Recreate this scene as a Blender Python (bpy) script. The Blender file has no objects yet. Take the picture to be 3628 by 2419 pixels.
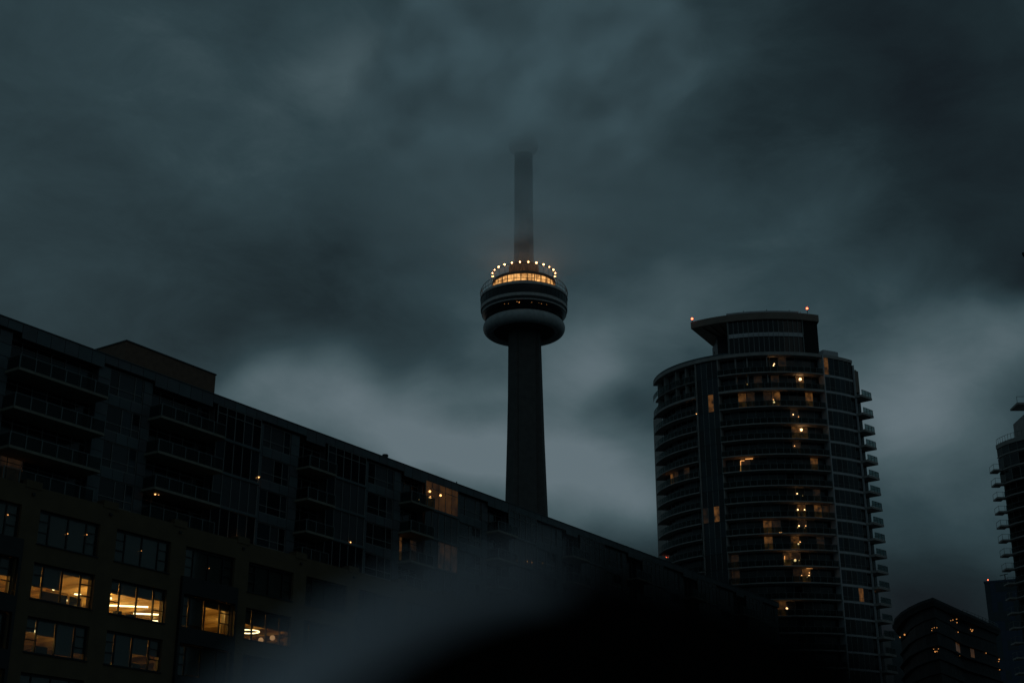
import bpy, math, random
from mathutils import Vector, Matrix
random.seed(7)
S = bpy.context.scene
COL = S.collection

# ------------------------------------------------------------------ camera
F_PX = 5038.9            # focal length of the 50 mm lens in pixels of a 3628 px wide frame
PITCH = math.radians(21)
CZ = 1.7
cam = bpy.data.cameras.new('camera')
cam.lens = 50; cam.sensor_width = 36; cam.sensor_fit = 'HORIZONTAL'
cam.clip_start = 0.05; cam.clip_end = 20000
cam.dof.use_dof = True; cam.dof.focus_distance = 300; cam.dof.aperture_fstop = 1.5
camo = bpy.data.objects.new('camera', cam); COL.objects.link(camo)
camo.location = (0, 0, CZ); camo.rotation_euler = (math.radians(90) + PITCH, 0, 0)
S.camera = camo

def ray(x, y):
    xc = (x - 1814) / F_PX; yc = (1209.5 - y) / F_PX
    return (xc, math.cos(PITCH) - yc * math.sin(PITCH), math.sin(PITCH) + yc * math.cos(PITCH))
def azel(x, y):
    r = ray(x, y); n = math.sqrt(sum(c * c for c in r))
    return math.degrees(math.atan2(r[0], r[1])), math.degrees(math.asin(r[2] / n))

# ------------------------------------------------------------------ sky
S.view_settings.view_transform = 'Standard'
S.view_settings.look = 'None'
S.view_settings.gamma = 1
S.view_settings.exposure = 0
S.view_settings.use_curve_mapping = False
SUN_EL, SUN_AZ = math.radians(2), math.radians(-30)
W = bpy.data.worlds.new("World"); S.world = W; W.use_nodes = True
nt = W.node_tree; nt.nodes.clear()
def N(t, **k):
    n = nt.nodes.new(t)
    for a, b in k.items(): setattr(n, a, b)
    return n
def L(a, b): nt.links.new(a, b)
def M(op, a, b=None, clamp=False):
    n = N('ShaderNodeMath', operation=op); n.use_clamp = clamp
    for i, v in enumerate((a, b)):
        if v is None: continue
        if isinstance(v, (int, float)): n.inputs[i].default_value = v
        else: L(v, n.inputs[i])
    return n.outputs[0]
def VM(op, a, b):
    n = N('ShaderNodeVectorMath', operation=op)
    for i, v in enumerate((a, b)):
        if v is None: continue
        if isinstance(v, tuple): n.inputs[i].default_value = v
        else: L(v, n.inputs[i])
    return n
tc = N('ShaderNodeTexCoord')
sep = N('ShaderNodeSeparateXYZ'); L(tc.outputs['Generated'], sep.inputs[0])
az = M('MULTIPLY', M('ARCTAN2', sep.outputs[0], sep.outputs[1]), 57.2958)
el = M('MULTIPLY', M('ARCSINE', sep.outputs[2]), 57.2958)
cmb = N('ShaderNodeCombineXYZ'); L(az, cmb.inputs[0]); L(el, cmb.inputs[1])
wn = N('ShaderNodeTexNoise'); wn.inputs['Scale'].default_value = 7; wn.inputs['Detail'].default_value = 2.5
wn.inputs['Roughness'].default_value = .55
L(tc.outputs['Generated'], wn.inputs['Vector'])
wv = VM('SUBTRACT', wn.outputs['Color'], (.5, .5, .5))
wv2 = VM('MULTIPLY', wv.outputs[0], (10, 7, 0))
P = VM('ADD', cmb.outputs[0], wv2.outputs[0]).outputs[0]
# banks of cloud: (x, y) in a 2352 px wide frame give the direction, then half widths in the same unit and the change of brightness
BANKS = [
 (820,160,230,110,.18),(1000,250,240,110,.14),(1090,320,170,130,.10),(250,260,330,260,.03),(420,60,160,90,.06),(1480,90,130,60,.09),
 (1130,20,170,50,-.09),(560,360,260,160,.05),(1290,640,60,40,-.05),(2050,100,360,200,-.25),(2250,420,240,200,-.20),(1600,300,260,110,-.06),(560,620,360,160,-.12),
 (620,780,300,80,-.10),(880,730,300,90,-.06),(20,480,200,300,-.04),(560,905,110,40,.14),(700,960,260,90,.17),(930,1000,300,120,.28),(1010,860,150,60,.12),(1040,960,100,50,-.08),
 (1060,1080,160,80,.28),(1290,850,130,110,.32),(1430,720,220,80,.20),(1370,960,110,50,-.18),(1330,1110,190,100,.32),(1470,1190,130,80,.16),(1190,230,270,190,.12),
 (1440,1010,90,60,-.06),(2160,700,180,80,.20),(2280,770,90,70,.18),(2120,960,170,170,.40),(2040,860,110,100,.10),(2345,600,60,50,-.22),
 (2150,1460,500,130,-.34),(1750,600,200,90,.05),(1900,500,200,80,.02)]
v = None
for bx, by, sx, sy, a in BANKS:
    A_, E_ = azel(bx * 1.5425, by * 1.5425)
    d = VM('SUBTRACT', P, (A_, E_, 0)).outputs[0]
    k = 1 / .0176
    q = VM('MULTIPLY', d, (k / sx, k / sy, 0)).outputs[0]
    dd = VM('DOT_PRODUCT', q, q).outputs['Value']
    g = M('MULTIPLY', M('EXPONENT', M('MULTIPLY', dd, -.75)), a)
    v = g if v is None else M('ADD', v, g)
n2 = N('ShaderNodeTexNoise'); n2.inputs['Scale'].default_value = 3.2; n2.inputs['Detail'].default_value = 7; n2.inputs['Roughness'].default_value = .5
mp = N('ShaderNodeMapping'); mp.inputs['Scale'].default_value = (1, 1, 1.8); mp.inputs['Location'].default_value = (3.1, 1.7, .4)
L(tc.outputs['Generated'], mp.inputs[0]); L(mp.outputs[0], n2.inputs['Vector'])
v = M('ADD', v, M('MULTIPLY', M('SUBTRACT', n2.outputs['Fac'], .5), .23))
n3 = N('ShaderNodeTexNoise'); n3.inputs['Scale'].default_value = 11; n3.inputs['Detail'].default_value = 9; n3.inputs['Roughness'].default_value = .62; n3.inputs['Distortion'].default_value = .4
mp3 = N('ShaderNodeMapping'); mp3.inputs['Scale'].default_value = (1, 1, 1.9); mp3.inputs['Rotation'].default_value = (0, .5, 0)
L(tc.outputs['Generated'], mp3.inputs[0]); L(mp3.outputs[0], n3.inputs['Vector'])
v = M('ADD', v, M('MULTIPLY', M('SUBTRACT', n3.outputs['Fac'], .5), .30))
v = M('ADD', M('MULTIPLY', v, 1.2), .45)
v = M('MULTIPLY', v, 1, clamp=True)
cr = N('ShaderNodeValToRGB'); L(v, cr.inputs[0])
def lin(c): return tuple(((x / 255) / 12.92 if x / 255 <= .04045 else ((x / 255 + .055) / 1.055) ** 2.4) for x in c) + (1,)
stops = [(0, (15, 20, 26)), (.25, (28, 41, 46)), (.5, (46, 64, 70)), (.75, (71, 89, 95)), (1, (97, 112, 119))]
while len(cr.color_ramp.elements) < len(stops): cr.color_ramp.elements.new(.5)
for e, (p_, c_) in zip(cr.color_ramp.elements, stops): e.position = p_; e.color = lin(c_)
sky = N('ShaderNodeTexSky', sky_type='NISHITA'); sky.sun_disc = False; sky.sun_elevation = SUN_EL; sky.sun_rotation = SUN_AZ
bg1 = N('ShaderNodeBackground'); L(cr.outputs[0], bg1.inputs[0]); bg1.inputs[1].default_value = 1.0
bg2 = N('ShaderNodeBackground'); L(sky.outputs[0], bg2.inputs[0]); bg2.inputs[1].default_value = .05
mx = N('ShaderNodeMixShader'); mx.inputs[0].default_value = .03
L(bg1.outputs[0], mx.inputs[1]); L(bg2.outputs[0], mx.inputs[2])
out = N('ShaderNodeOutputWorld'); L(mx.outputs[0], out.inputs[0])
sun = bpy.data.lights.new('sun', 'SUN'); sun.energy = .01; sun.angle = math.radians(30); sun.color = (1, .9, .8)
suno = bpy.data.objects.new('sun', sun); COL.objects.link(suno); suno.rotation_euler = (math.radians(60), 0, math.radians(30))
S.cycles.max_bounces = 8; S.cycles.diffuse_bounces = 3; S.cycles.volume_bounces = 1; S.cycles.transparent_max_bounces = 12

# ------------------------------------------------------------------ materials
MATS = {}
def mat(name, col, rough=.7, metal=0, var=.15, scale=1.5, emit=None, es=0, bump=0, spec=.5):
    m = bpy.data.materials.new(name); m.use_nodes = True; t = m.node_tree; b = t.nodes['Principled BSDF']
    b.inputs['Roughness'].default_value = rough; b.inputs['Metallic'].default_value = metal
    b.inputs['Specular IOR Level'].default_value = spec
    tcn = t.nodes.new('ShaderNodeTexCoord'); nz = t.nodes.new('ShaderNodeTexNoise')
    nz.inputs['Scale'].default_value = scale; nz.inputs['Detail'].default_value = 5
    t.links.new(tcn.outputs['Object'], nz.inputs['Vector'])
    r = t.nodes.new('ShaderNodeValToRGB'); r.color_ramp.elements[0].position = .3; r.color_ramp.elements[1].position = .7
    r.color_ramp.elements[0].color = tuple(c * (1 - var) for c in col) + (1,)
    r.color_ramp.elements[1].color = tuple(min(1, c * (1 + var)) for c in col) + (1,)
    t.links.new(nz.outputs['Fac'], r.inputs[0]); t.links.new(r.outputs[0], b.inputs['Base Color'])
    if bump:
        bp = t.nodes.new('ShaderNodeBump'); bp.inputs['Strength'].default_value = bump; bp.inputs['Distance'].default_value = .02
        t.links.new(nz.outputs['Fac'], bp.inputs['Height']); t.links.new(bp.outputs[0], b.inputs['Normal'])
    if emit:
        b.inputs['Emission Color'].default_value = tuple(emit) + (1,); b.inputs['Emission Strength'].default_value = es
    MATS[name] = m
    return m
concrete = mat('tower_concrete', (.115, .105, .10), .9, bump=.3, scale=.3)
podwhite = mat('pod_white', (.5, .5, .5), .5, scale=.5)
podband = mat('pod_band', (.62, .56, .54), .6, scale=.5)
poddark = mat('pod_dark_glass', (.015, .016, .02), .3)
darkst = mat('dark_stone', (.035, .035, .038), .85, scale=.7)
steel = mat('dark_steel', (.05, .05, .05), .5, .3)
tan = mat('tan_render', (.135, .095, .053), .9, scale=.6, bump=.3)
brown = mat('brown_brick', (.20, .12, .085), .9, scale=2, bump=.5)
frameblk = mat('black_frame', (.015, .015, .015), .5)
clad = mat('blue_grey_panel', (.10, .122, .132), .5, scale=.4, var=.2)
clad2 = mat('grey_panel', (.105, .108, .118), .5, scale=.5, var=.2)
slabm = mat('balcony_concrete', (.26, .24, .19), .85, scale=1.2)
slabg = mat('tower_slab_concrete', (.44, .40, .38), .8, scale=.8)
whitefr = mat('pale_frame', (.26, .25, .24), .5)
blackin = mat('dark_room', (.02, .02, .02), .9)
blind = mat('roller_blind', (.085, .10, .10), .8, var=.05)
curtainm = mat('net_curtain', (.15, .155, .17), .85, scale=6)
railmt = mat('rail_metal', (.17, .19, .19), .5, .3)
spandrel = mat('spandrel_panel', (.60, .58, .60), .6, scale=.7)
roomw = mat('room_plaster', (.62, .48, .24), .85, var=.12, scale=1.2)
roomb = mat('room_ceiling_board', (.48, .36, .19), .8, var=.08, scale=.8)
asphalt = mat('asphalt', (.045, .045, .048), .9, bump=.4, scale=8)
paving = mat('pavement_concrete', (.13, .13, .12), .9, scale=3)
paint = mat('road_paint', (.7, .7, .66), .7)
fascia = mat('brown_fascia', (.30, .22, .18), .7, scale=.5)
bluegl = mat('blue_glass_wall', (.03, .05, .09), .25, .2, scale=.2)
roofm = mat('roof_membrane', (.08, .08, .08), .9)
def lampmat(name, col, s):
    m = bpy.data.materials.new(name); m.use_nodes = True; t = m.node_tree; t.nodes.clear()
    e = t.nodes.new('ShaderNodeEmission'); e.inputs[0].default_value = tuple(col) + (1,); e.inputs[1].default_value = s
    o = t.nodes.new('ShaderNodeOutputMaterial'); t.links.new(e.outputs[0], o.inputs[0]); return m
warm = lampmat('warm_lamp', (1, .46, .15), 3)
hot = lampmat('bright_warm_lamp', (1, .56, .24), 4.5)
globem = lampmat('globe_glass', (1, .55, .25), .55)
far = lampmat('far_warm_lamp', (1, .40, .11), .8)
redl = lampmat('red_beacon', (1, .13, .05), 7)
whl = lampmat('white_lamp', (.9, .95, 1), 2.5)
tubem = lampmat('tube_lamp', (1, .82, .42), 5)
ringl = lampmat('floodlight_glass', (1, .48, .17), 14)
dimw = lampmat('dim_warm_lamp', (1, .42, .12), 1.2)
def glassmat(name, tint, ior=1.5, rough=.05):
    m = bpy.data.materials.new(name); m.use_nodes = True; t = m.node_tree; t.nodes.clear()
    tr = t.nodes.new('ShaderNodeBsdfTransparent'); tr.inputs[0].default_value = tuple(tint) + (1,)
    gl = t.nodes.new('ShaderNodeBsdfGlossy'); gl.inputs['Roughness'].default_value = rough; gl.inputs[0].default_value = (1, 1, 1, 1)
    fr = t.nodes.new('ShaderNodeFresnel'); fr.inputs[0].default_value = ior
    geo = t.nodes.new('ShaderNodeNewGeometry'); m1 = t.nodes.new('ShaderNodeMath'); m1.operation = 'MULTIPLY_ADD'
    t.links.new(geo.outputs['Backfacing'], m1.inputs[0]); m1.inputs[1].default_value = -2; m1.inputs[2].default_value = 1
    m2 = t.nodes.new('ShaderNodeMath'); m2.operation = 'POWER'; m2.inputs[0].default_value = ior
    t.links.new(m1.outputs[0], m2.inputs[1]); t.links.new(m2.outputs[0], fr.inputs[0])     # same thin-pane reflection from either face
    ms = t.nodes.new('ShaderNodeMixShader'); t.links.new(fr.outputs[0], ms.inputs[0]); t.links.new(tr.outputs[0], ms.inputs[1]); t.links.new(gl.outputs[0], ms.inputs[2])
    o = t.nodes.new('ShaderNodeOutputMaterial'); t.links.new(ms.outputs[0], o.inputs[0]); return m
clear = glassmat('clear_glass', (.85, .85, .82))
railgl = glassmat('railing_glass', (.40, .48, .48), 1.28, .45)
mattgl = mat('unlit_glass', (.008, .009, .012), .6, scale=.3, spec=.2)
darkgl = mat('dark_glass', (.008, .010, .014), .12, scale=.3)
bluedk = mat('blue_dark_glass', (.02, .035, .045), .15, scale=.3)
greygl = mat('curtained_glass', (.05, .055, .062), .3, scale=1.0)
def litmat(name, c1, c2, s, scale=1.2):
    """lamp-lit room seen through a pane: uneven warm light"""
    m = bpy.data.materials.new(name); m.use_nodes = True; t = m.node_tree; b = t.nodes['Principled BSDF']
    b.inputs['Base Color'].default_value = (.01, .01, .01, 1); b.inputs['Roughness'].default_value = .15
    g = t.nodes.new('ShaderNodeTexCoord'); nz = t.nodes.new('ShaderNodeTexNoise'); nz.inputs['Scale'].default_value = scale; nz.inputs['Detail'].default_value = 3
    mpp = t.nodes.new('ShaderNodeMapping'); mpp.inputs['Scale'].default_value = (1, 1, .8)
    mpp.inputs['Location'].default_value = (random.random() * 9, 3, random.random() * 9)
    oi = t.nodes.new('ShaderNodeObjectInfo'); ad = t.nodes.new('ShaderNodeVectorMath'); ad.operation = 'ADD'
    t.links.new(g.outputs['Object'], ad.inputs[0]); t.links.new(oi.outputs['Location'], ad.inputs[1])
    t.links.new(ad.outputs[0], mpp.inputs[0]); t.links.new(mpp.outputs[0], nz.inputs['Vector'])
    r = t.nodes.new('ShaderNodeValToRGB'); r.color_ramp.elements[0].position = .34; r.color_ramp.elements[1].position = .74
    r.color_ramp.elements[0].color = tuple(c1) + (1,); r.color_ramp.elements[1].color = tuple(c2) + (1,)
    t.links.new(nz.outputs['Fac'], r.inputs[0]); t.links.new(r.outputs[0], b.inputs['Emission Color']); b.inputs['Emission Strength'].default_value = s
    return m
lit1 = litmat('lit_room_dim', (.003, .003, .003), (.022, .011, .005), 1)
lit4 = litmat('lit_room_low', (.012, .005, .002), (.045, .018, .004), 1, .7)
lit2 = litmat('lit_room_amber', (.008, .005, .003), (.13, .052, .013), 1)
lit3 = litmat('lit_room_orange', (.02, .006, .003), (.5, .13, .02), 1)
podlit = litmat('observation_deck_glass', (.35, .15, .04), (1.6, .8, .25), 1, .35)

# ------------------------------------------------------------------ mesh helpers
class MB:
    def __init__(s): s.v = []; s.f = []; s.m = []
    def face(s, vs, m=0):
        o = len(s.v); s.v += vs; s.f.append(tuple(range(o, o + len(vs)))); s.m.append(m)
    def hexa(s, p, m=0):       # p: 4 bottom (ccw from above) + 4 top
        o = len(s.v); s.v += [tuple(q) for q in p]
        for f in ((3, 2, 1, 0), (4, 5, 6, 7), (0, 1, 5, 4), (1, 2, 6, 5), (2, 3, 7, 6), (3, 0, 4, 7)):
            s.f.append(tuple(o + i for i in f)); s.m.append(m)
        return s
    def box(s, x0, x1, y0, y1, z0, z1, m=0):
        return s.hexa([(x0, y0, z0), (x1, y0, z0), (x1, y1, z0), (x0, y1, z0), (x0, y0, z1), (x1, y0, z1), (x1, y1, z1), (x0, y1, z1)], m)
    def lathe(s, prof, n=48, c=(0, 0), m=0, a0=0, a1=2 * math.pi, closed=False):
        o = len(s.v); full = abs(a1 - a0 - 2 * math.pi) < 1e-6; k = n if full else n + 1
        for (r, z) in prof:
            for i in range(k):
                a = a0 + (a1 - a0) * i / n; s.v.append((c[0] + r * math.cos(a), c[1] + r * math.sin(a), z))
        q = len(prof)
        for j in range(q if closed else q - 1):
            j2 = (j + 1) % q
            for i in range(n):
                i2 = (i + 1) % k
                s.f.append((o + j * k + i, o + j * k + i2, o + j2 * k + i2, o + j2 * k + i)); s.m.append(m)
        return s
    def tube(s, a, b, r, n=6, m=0, r2=None):
        a = Vector(a); b = Vector(b); d = (b - a).normalized(); u = d.orthogonal().normalized(); w = d.cross(u); o = len(s.v)
        for p, rr in ((a, r), (b, r if r2 is None else r2)):
            for i in range(n):
                t = 2 * math.pi * i / n; s.v.append(tuple(p + (u * math.cos(t) + w * math.sin(t)) * rr))
        for i in range(n):
            j = (i + 1) % n; s.f.append((o + i, o + j, o + n + j, o + n + i)); s.m.append(m)
        s.f.append(tuple(o + n - 1 - i for i in range(n))); s.m.append(m); s.f.append(tuple(o + n + i for i in range(n))); s.m.append(m)
        return s
    def ball(s, c, r, m=0, n=10):
        return s.lathe([(max(1e-4, r * math.sin(math.pi * j / n)), c[2] - r * math.cos(math.pi * j / n)) for j in range(n + 1)], n, (c[0], c[1]), m)
    def mesh(s, name, mats, smooth=False):
        me = bpy.data.meshes.new(name); me.from_pydata(s.v, [], s.f)
        for mm in (mats if isinstance(mats, (list, tuple)) else [mats]): me.materials.append(mm)
        me.polygons.foreach_set('material_index', s.m)
        if smooth: me.polygons.foreach_set('use_smooth', [True] * len(s.f))
        me.update(); return me
    def build(s, name, mats, parent=None, kind=None, label=None, smooth=False, loc=None, rz=0):
        return inst(name, s.mesh(name, mats, smooth), parent, kind, label, loc, rz)
def inst(name, me, parent=None, kind=None, label=None, loc=None, rz=0):
    o = bpy.data.objects.new(name, me); COL.objects.link(o)
    if parent: o.parent = parent
    if kind: o['kind'] = kind
    if label: o['label'] = label
    if loc: o.location = loc
    o.rotation_euler.z = rz
    return o
def thing(name, label, cat, loc=(0, 0, 0), rz=0, group=None):
    o = bpy.data.objects.new(name, None); COL.objects.link(o); o.location = loc; o.rotation_euler.z = rz
    o.empty_display_size = .5
    o['label'] = label; o['category'] = cat
    if group: o['group'] = group
    return o
def light(name, loc, power, col, parent=None, size=.1, typ='POINT'):
    l = bpy.data.lights.new(name, typ); l.energy = power; l.color = col
    if typ == 'POINT': l.shadow_soft_size = size
    else: l.size = size
    o = bpy.data.objects.new(name, l); COL.objects.link(o); o.location = loc
    if parent: o.parent = parent
    return o

# ------------------------------------------------------------------ ground
g = MB(); g.face([(-6000, -6000, 0), (6000, -6000, 0), (6000, 6000, 0), (-6000, 6000, 0)]); g.build('ground', asphalt, kind='structure')
A = math.radians(34.3); DX, DY = math.sin(A), math.cos(A)
RZ = math.radians(90) - A
def loc2(s, y, z):   # facade frame -> world
    return (-33.4 + DX * s - DY * y, 112 + DY * s + DX * y, z)
FR = MB(); FR.box(-140, 400, -9, .3, 0, .12); FR.build('pavement', paving, kind='structure', loc=(-33.4, 112, 0), rz=RZ)
FR = MB(); FR.box(-140, 400, -9.3, -9.003, 0, .13); FR.build('kerb', slabm, kind='structure', loc=(-33.4, 112, 0), rz=RZ)
FR = MB()
for k in range(60): FR.box(-140 + 9 * k, -137 + 9 * k, -16.1, -16, .0, .004)
FR.build('road_marking', paint, kind='structure', loc=(-33.4, 112, 0), rz=RZ)

# ================================================================== long terrace building on the left
B = thing('long_building', 'long left-hand building with dark balconied flats above tan walls with lit windows', 'building', (-33.4, 112, 0), RZ)
PER = 7.62; W0S = -13.1; WW = 5.9
ROWZ = [(26.4, 29.05), (22.2, 24.95), (18.2, 20.85), (14.0, 16.7), (9.8, 12.5), (5.6, 8.3)]
NB0, NB1 = -3, 20
wall = MB()
def bay(i): return W0S + PER * i, W0S + PER * i + WW
S0, S1 = bay(NB0)[0] - 1.7, bay(NB1)[1] + 1.7
wall.box(S0, S1, 0, .8, 29.05, 30.7)
wall.box(S0, S1, 0, .8, 0, 5.6)
DARKB = (0, 3, 6, 9)
for i in range(NB0, NB1 + 1):
    a, b = bay(i)
    for j in range(len(ROWZ) - 1):
        if i in DARKB: continue
        wall.box(a, b, .003, .8, ROWZ[j + 1][1], ROWZ[j][0])
    wall.box(b, b + PER - WW, 0, .8, 5.6, 29.05)
wall.box(S0, bay(NB0)[0], 0, .8, 5.6, 29.05)
wall.build('wall', tan, B)
for i in range(NB0, NB1 + 1):
    a, b = bay(i)
    MB().box(b + .1, b + 1.6, -.06, .86, 30.5, 31.1).build('parapet_cap', tan, B)
    MB().box(b + .72, b + .98, -.14, 0, 29.95, 30.15).build('drain_spout', frameblk, B)
for i in DARKB:
    sp = MB(); a, b = bay(i)
    for j in range(len(ROWZ) - 1): sp.box(a - .35, b + .35, -.30, .2, ROWZ[j + 1][1], ROWZ[j][0] - (.1 if j else .0))
    for e in (a - .35, b + .1): sp.box(e, e + .25, -.298, .2, 5.6, 24.95)
    sp.build('bay_casing', frameblk, B)
# sills
for i in range(0, 8):
    a, b = bay(i)
    for j in range(0, 4):
        if i in DARKB: continue
        MB().box(a - .06, b + .06, -.08, .3, ROWZ[j][0] - .09, ROWZ[j][0] - .003).build('sill', frameblk, B)
# window frames: narrow column of three panes, two wide panes, narrow column of three panes
CX = [0, 1.15, 2.95, 4.75, 5.9]
def frame_mesh(h):
    m = MB(); t = .1
    m.box(0, WW, .25, .37, 0, t); m.box(0, WW, .25, .37, h - t - .08, h)
    for x in CX: 
        x0 = min(max(x - t / 2, 0), WW - t); m.box(x0, x0 + t, .24, .38, t, h - t - .08)
    for c in (0, 3):
        for fz in (.36, .68): m.box(CX[c] + .06, CX[c + 1] - .06, .25, .37, h * fz - .04, h * fz + .04)
    return m.mesh('window', frameblk)
FM = {}
PANES = {}
def pane_mesh(w, h, m):
    k = (round(w, 2), round(h, 2), m.name)
    if k not in PANES: PANES[k] = MB().box(0, w, 0, .012, 0, h).mesh('pane', m)
    return PANES[k]
# blinds: fraction of the height covered in each of the four columns (1 = shut)
BL = {(1, 1): (.62, .62, .14, .14), (2, 1): (.40, .38, .36, .30), (1, 2): (.42, .46, .93, .80), (2, 2): (1, 1, .55, .52),
      (0, 1): (1, 1, .45, .5), (0, 2): (1, 1, .6, 1), (3, 1): (.9, .86, .22, .22), (4, 1): (.5, .5, .5, .5), (3, 2): (1, .9, 1, 1), (2, 0): (1, 1, .97, .95)}
LITROOM = {(0, 1): 45, (1, 1): 75, (2, 1): 130, (0, 2): 30, (1, 2): 36, (2, 2): 50, (3, 1): 45, (4, 1): 50, (3, 2): 6, (2, 0): 2}
for i in range(-2, 12):
    a, b = bay(i)
    for j, (z0, z1) in enumerate(ROWZ):
        if j > 4: continue
        h = round(z1 - z0, 2)
        if h not in FM: FM[h] = frame_mesh(h)
        w = inst('window', FM[h], B, loc=(a, 0, z0))
        lit = (i, j) in LITROOM; bl = BL.get((i, j), (1, 1, 1, 1))
        near = i <= 6 and j <= 3
        rest = MB()
        for c in range(4):
            x0, x1 = CX[c] + .05, CX[c + 1] - .05
            cells = [(.1, h * .36 - .04), (h * .36 + .04, h * .68 - .04), (h * .68 + .04, h - .18)] if c in (0, 3) else [(.1, h - .18)]
            for (q0, q1) in cells:
                if near and i >= 0: inst('pane', pane_mesh(x1 - x0, q1 - q0, clear), w, loc=(x0, .3, q0))
                else: rest.box(x0, x1, .3, .312, q0, q1)
            d = min(1, max(0, bl[c] + random.uniform(-.01, .01) * (bl[c] < 1)))
            bz = h * (1 - d)
            MB().box(x0 - .03, x1 + .03, .46, .475, bz, h).build('blind', blind, w)
        if rest.v: rest.build('glazing', clear, w, kind='stuff')
# behind shut blinds: dark; lit rooms: ceiling, walls, lamps
ROOMS = {}
def room(name, s0, s1, y0, y1, z0, z1, parent, wm=roomw, cm=roomb):
    m = MB(); t = .1
    m.box(s0 - t, s1 + t, y0, y1, z1, z1 + t, 1); m.box(s0 - t, s1 + t, y0, y1, z0 - t, z0, 0)
    m.box(s0 - t, s0, y0, y1, z0, z1, 0); m.box(s1, s1 + t, y0, y1, z0, z1, 0); m.box(s0 - t, s1 + t, y1, y1 + t, z0 - t, z1 + t, 0)
    return m.build(name, [wm, cm], parent)
for j, z0, z1 in ((1, 22.2, 24.95), (2, 18.2, 20.85)):
    r = room('lit_room', -14.2, 38.0, .8, 15.5, z0 - 1.0, z1 + .12, B)
    for k in range(16): MB().box(-14 + 3.3 * k, -13.7 + 3.3 * k, .85, 15.4, z1 - .16, z1 + .118).build('beam', roomb, r)
for (s_, y_, z_, p_) in ((-1.5, 5.5, 24.1, 42), (5.5, 5.0, 24.1, 85), (9.5, 9, 24.1, 75), (-9, 5, 24.1, 60), (14.5, 5, 24.1, 30), (21.5, 6, 24.1, 36), (2.8, 2.0, 23.0, 14),
                         (-4.6, 3.2, 20.1, 26), (1.5, 6, 20.1, 9), (6.8, 4.0, 20.1, 60), (-11, 4, 20.1, 40)):
    light('room_light', (s_, y_, z_), p_ * (4.4 if z_ > 21 else 3.2), (1, .58, .15), B, .4)
m = MB()
for k in range(9): m.box(4.6 + .05 * k, 9.2, 3.0 + .9 * k, 3.1 + .9 * k, 18.3 + .35 * (k % 3), 18.55 + .35 * (k % 3))
m.build('shelf', roomw, B)
# linear lamps: world placed on the ceiling plane z
def on_z(x, y, z):
    r = ray(x, y); k = (z - CZ) / r[2]; return Vector((r[0] * k, r[1] * k, z))
Binv = Matrix.Translation((-33.4, 112, 0)) @ Matrix.Rotation(RZ, 4, 'Z'); Binv.invert()
def tube_lamp(p, q, z, r=.07, m=tubem):
    a = Binv @ on_z(*p, z); b = Binv @ on_z(*q, z)
    MB().tube(a, b, r, 8).build('tube_lamp', m, B)
for p, q in (((388, 2143.5), (525, 2149)), ((473, 2172), (567, 2176)), ((535, 2198), (566, 2200))): tube_lamp(p, q, 24.5)
tube_lamp((389, 2118), (396, 2118.5), 24.5)
for p, q in (((263, 2104), (287, 2106)), ((260, 2131), (285, 2133)), ((212, 2124), (240, 2126))): tube_lamp(p, q, 24.3)
c = Binv @ on_z(190, 2084.5, 24.2); MB().ball(c, .13).build('pendant_lamp', tubem, B, smooth=True)
MB().tube(c + Vector((0, 0, .05)), c + Vector((-.5, -.2, .75)), .035).build('pendant_rod', roomw, B)
c = Binv @ on_z(3, 2213, 20.2); MB().ball(c, .14).build('pendant_lamp', tubem, B, smooth=True)
c = Binv @ on_z(115, 2233, 20.55); MB().lathe([(.001, c.z - .1), (.3, c.z - .08), (.36, c.z), (.001, c.z + .02)], 16, (c.x, c.y)).build('dish_lamp', tubem, B, smooth=True)
MB().tube(c + Vector((0, -.1, -.1)), c + Vector((.35, -.3, -.55)), .035).build('lamp_arm', roomw, B)
# arched partition frames in the second window
for (s0, s1) in ((-1.6, .75), (1.05, 2.15)):
    m = MB(); y = 3.4; z0 = 21.4; z1 = 23.8; pts = []
    for k in range(9):
        t = math.pi / 2 * k / 8; pts.append((s1 - .3 + .3 * math.sin(t), z1 - .3 + .3 * math.cos(t)))
    pts = [(s0, z1)] + pts + [(s1, z0)]
    for (x0, q0), (x1, q1) in zip(pts, pts[1:]): m.tube((x0, y, q0), (x1, y, q1), .075, 6)
    m.build('partition_frame', roomw, B)
    MB().box(s0 - .2, s1 - .05, y + .1, y + .15, z0, z1 - .1).build('partition_glass', darkgl, B)
# wall washer and column in bay 3, ring lamp and globes in bay 4
c = Binv @ on_z(812, 2186, 24.12); MB().tube(c - Vector((0, 0, .2)), c + Vector((0, 0, .22)), .07, 8).build('wall_lamp', tubem, B)
light('wall_lamp_light', c + Vector((0, -.15, .3)), 10, (1, .66, .26), B, .08)
MB().box(c.x - .75, c.x + .3, c.y + .25, c.y + .6, 21.25, 25.0).build('column', roomw, B)
MB().box(11.9, 13.6, 1.4, 2.2, 21.2, 23.1).build('cabinet', blackin, B)
c = Binv @ on_z(792, 2240, 22.95); MB().ball(c, .06).build('lamp_or_glint', tubem, B, smooth=True)
rc = Binv @ on_z(880, 2236, 23.9); m = MB(); n = 28
for k in range(n):
    t0, t1 = 2 * math.pi * k / n, 2 * math.pi * (k + 1) / n
    m.tube((rc.x + 1.0 * math.cos(t0), rc.y + 1.0 * math.sin(t0), rc.z), (rc.x + 1.0 * math.cos(t1), rc.y + 1.0 * math.sin(t1), rc.z), .045, 6)
m.build('ring_lamp', tubem, B)
for gx, gy in ((885, 2270), (924, 2266), (965, 2258)):
    c = Binv @ on_z(gx, gy, 22.9); MB().ball(c, .24, n=14).build('globe_lamp', globem, B, smooth=True)
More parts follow.
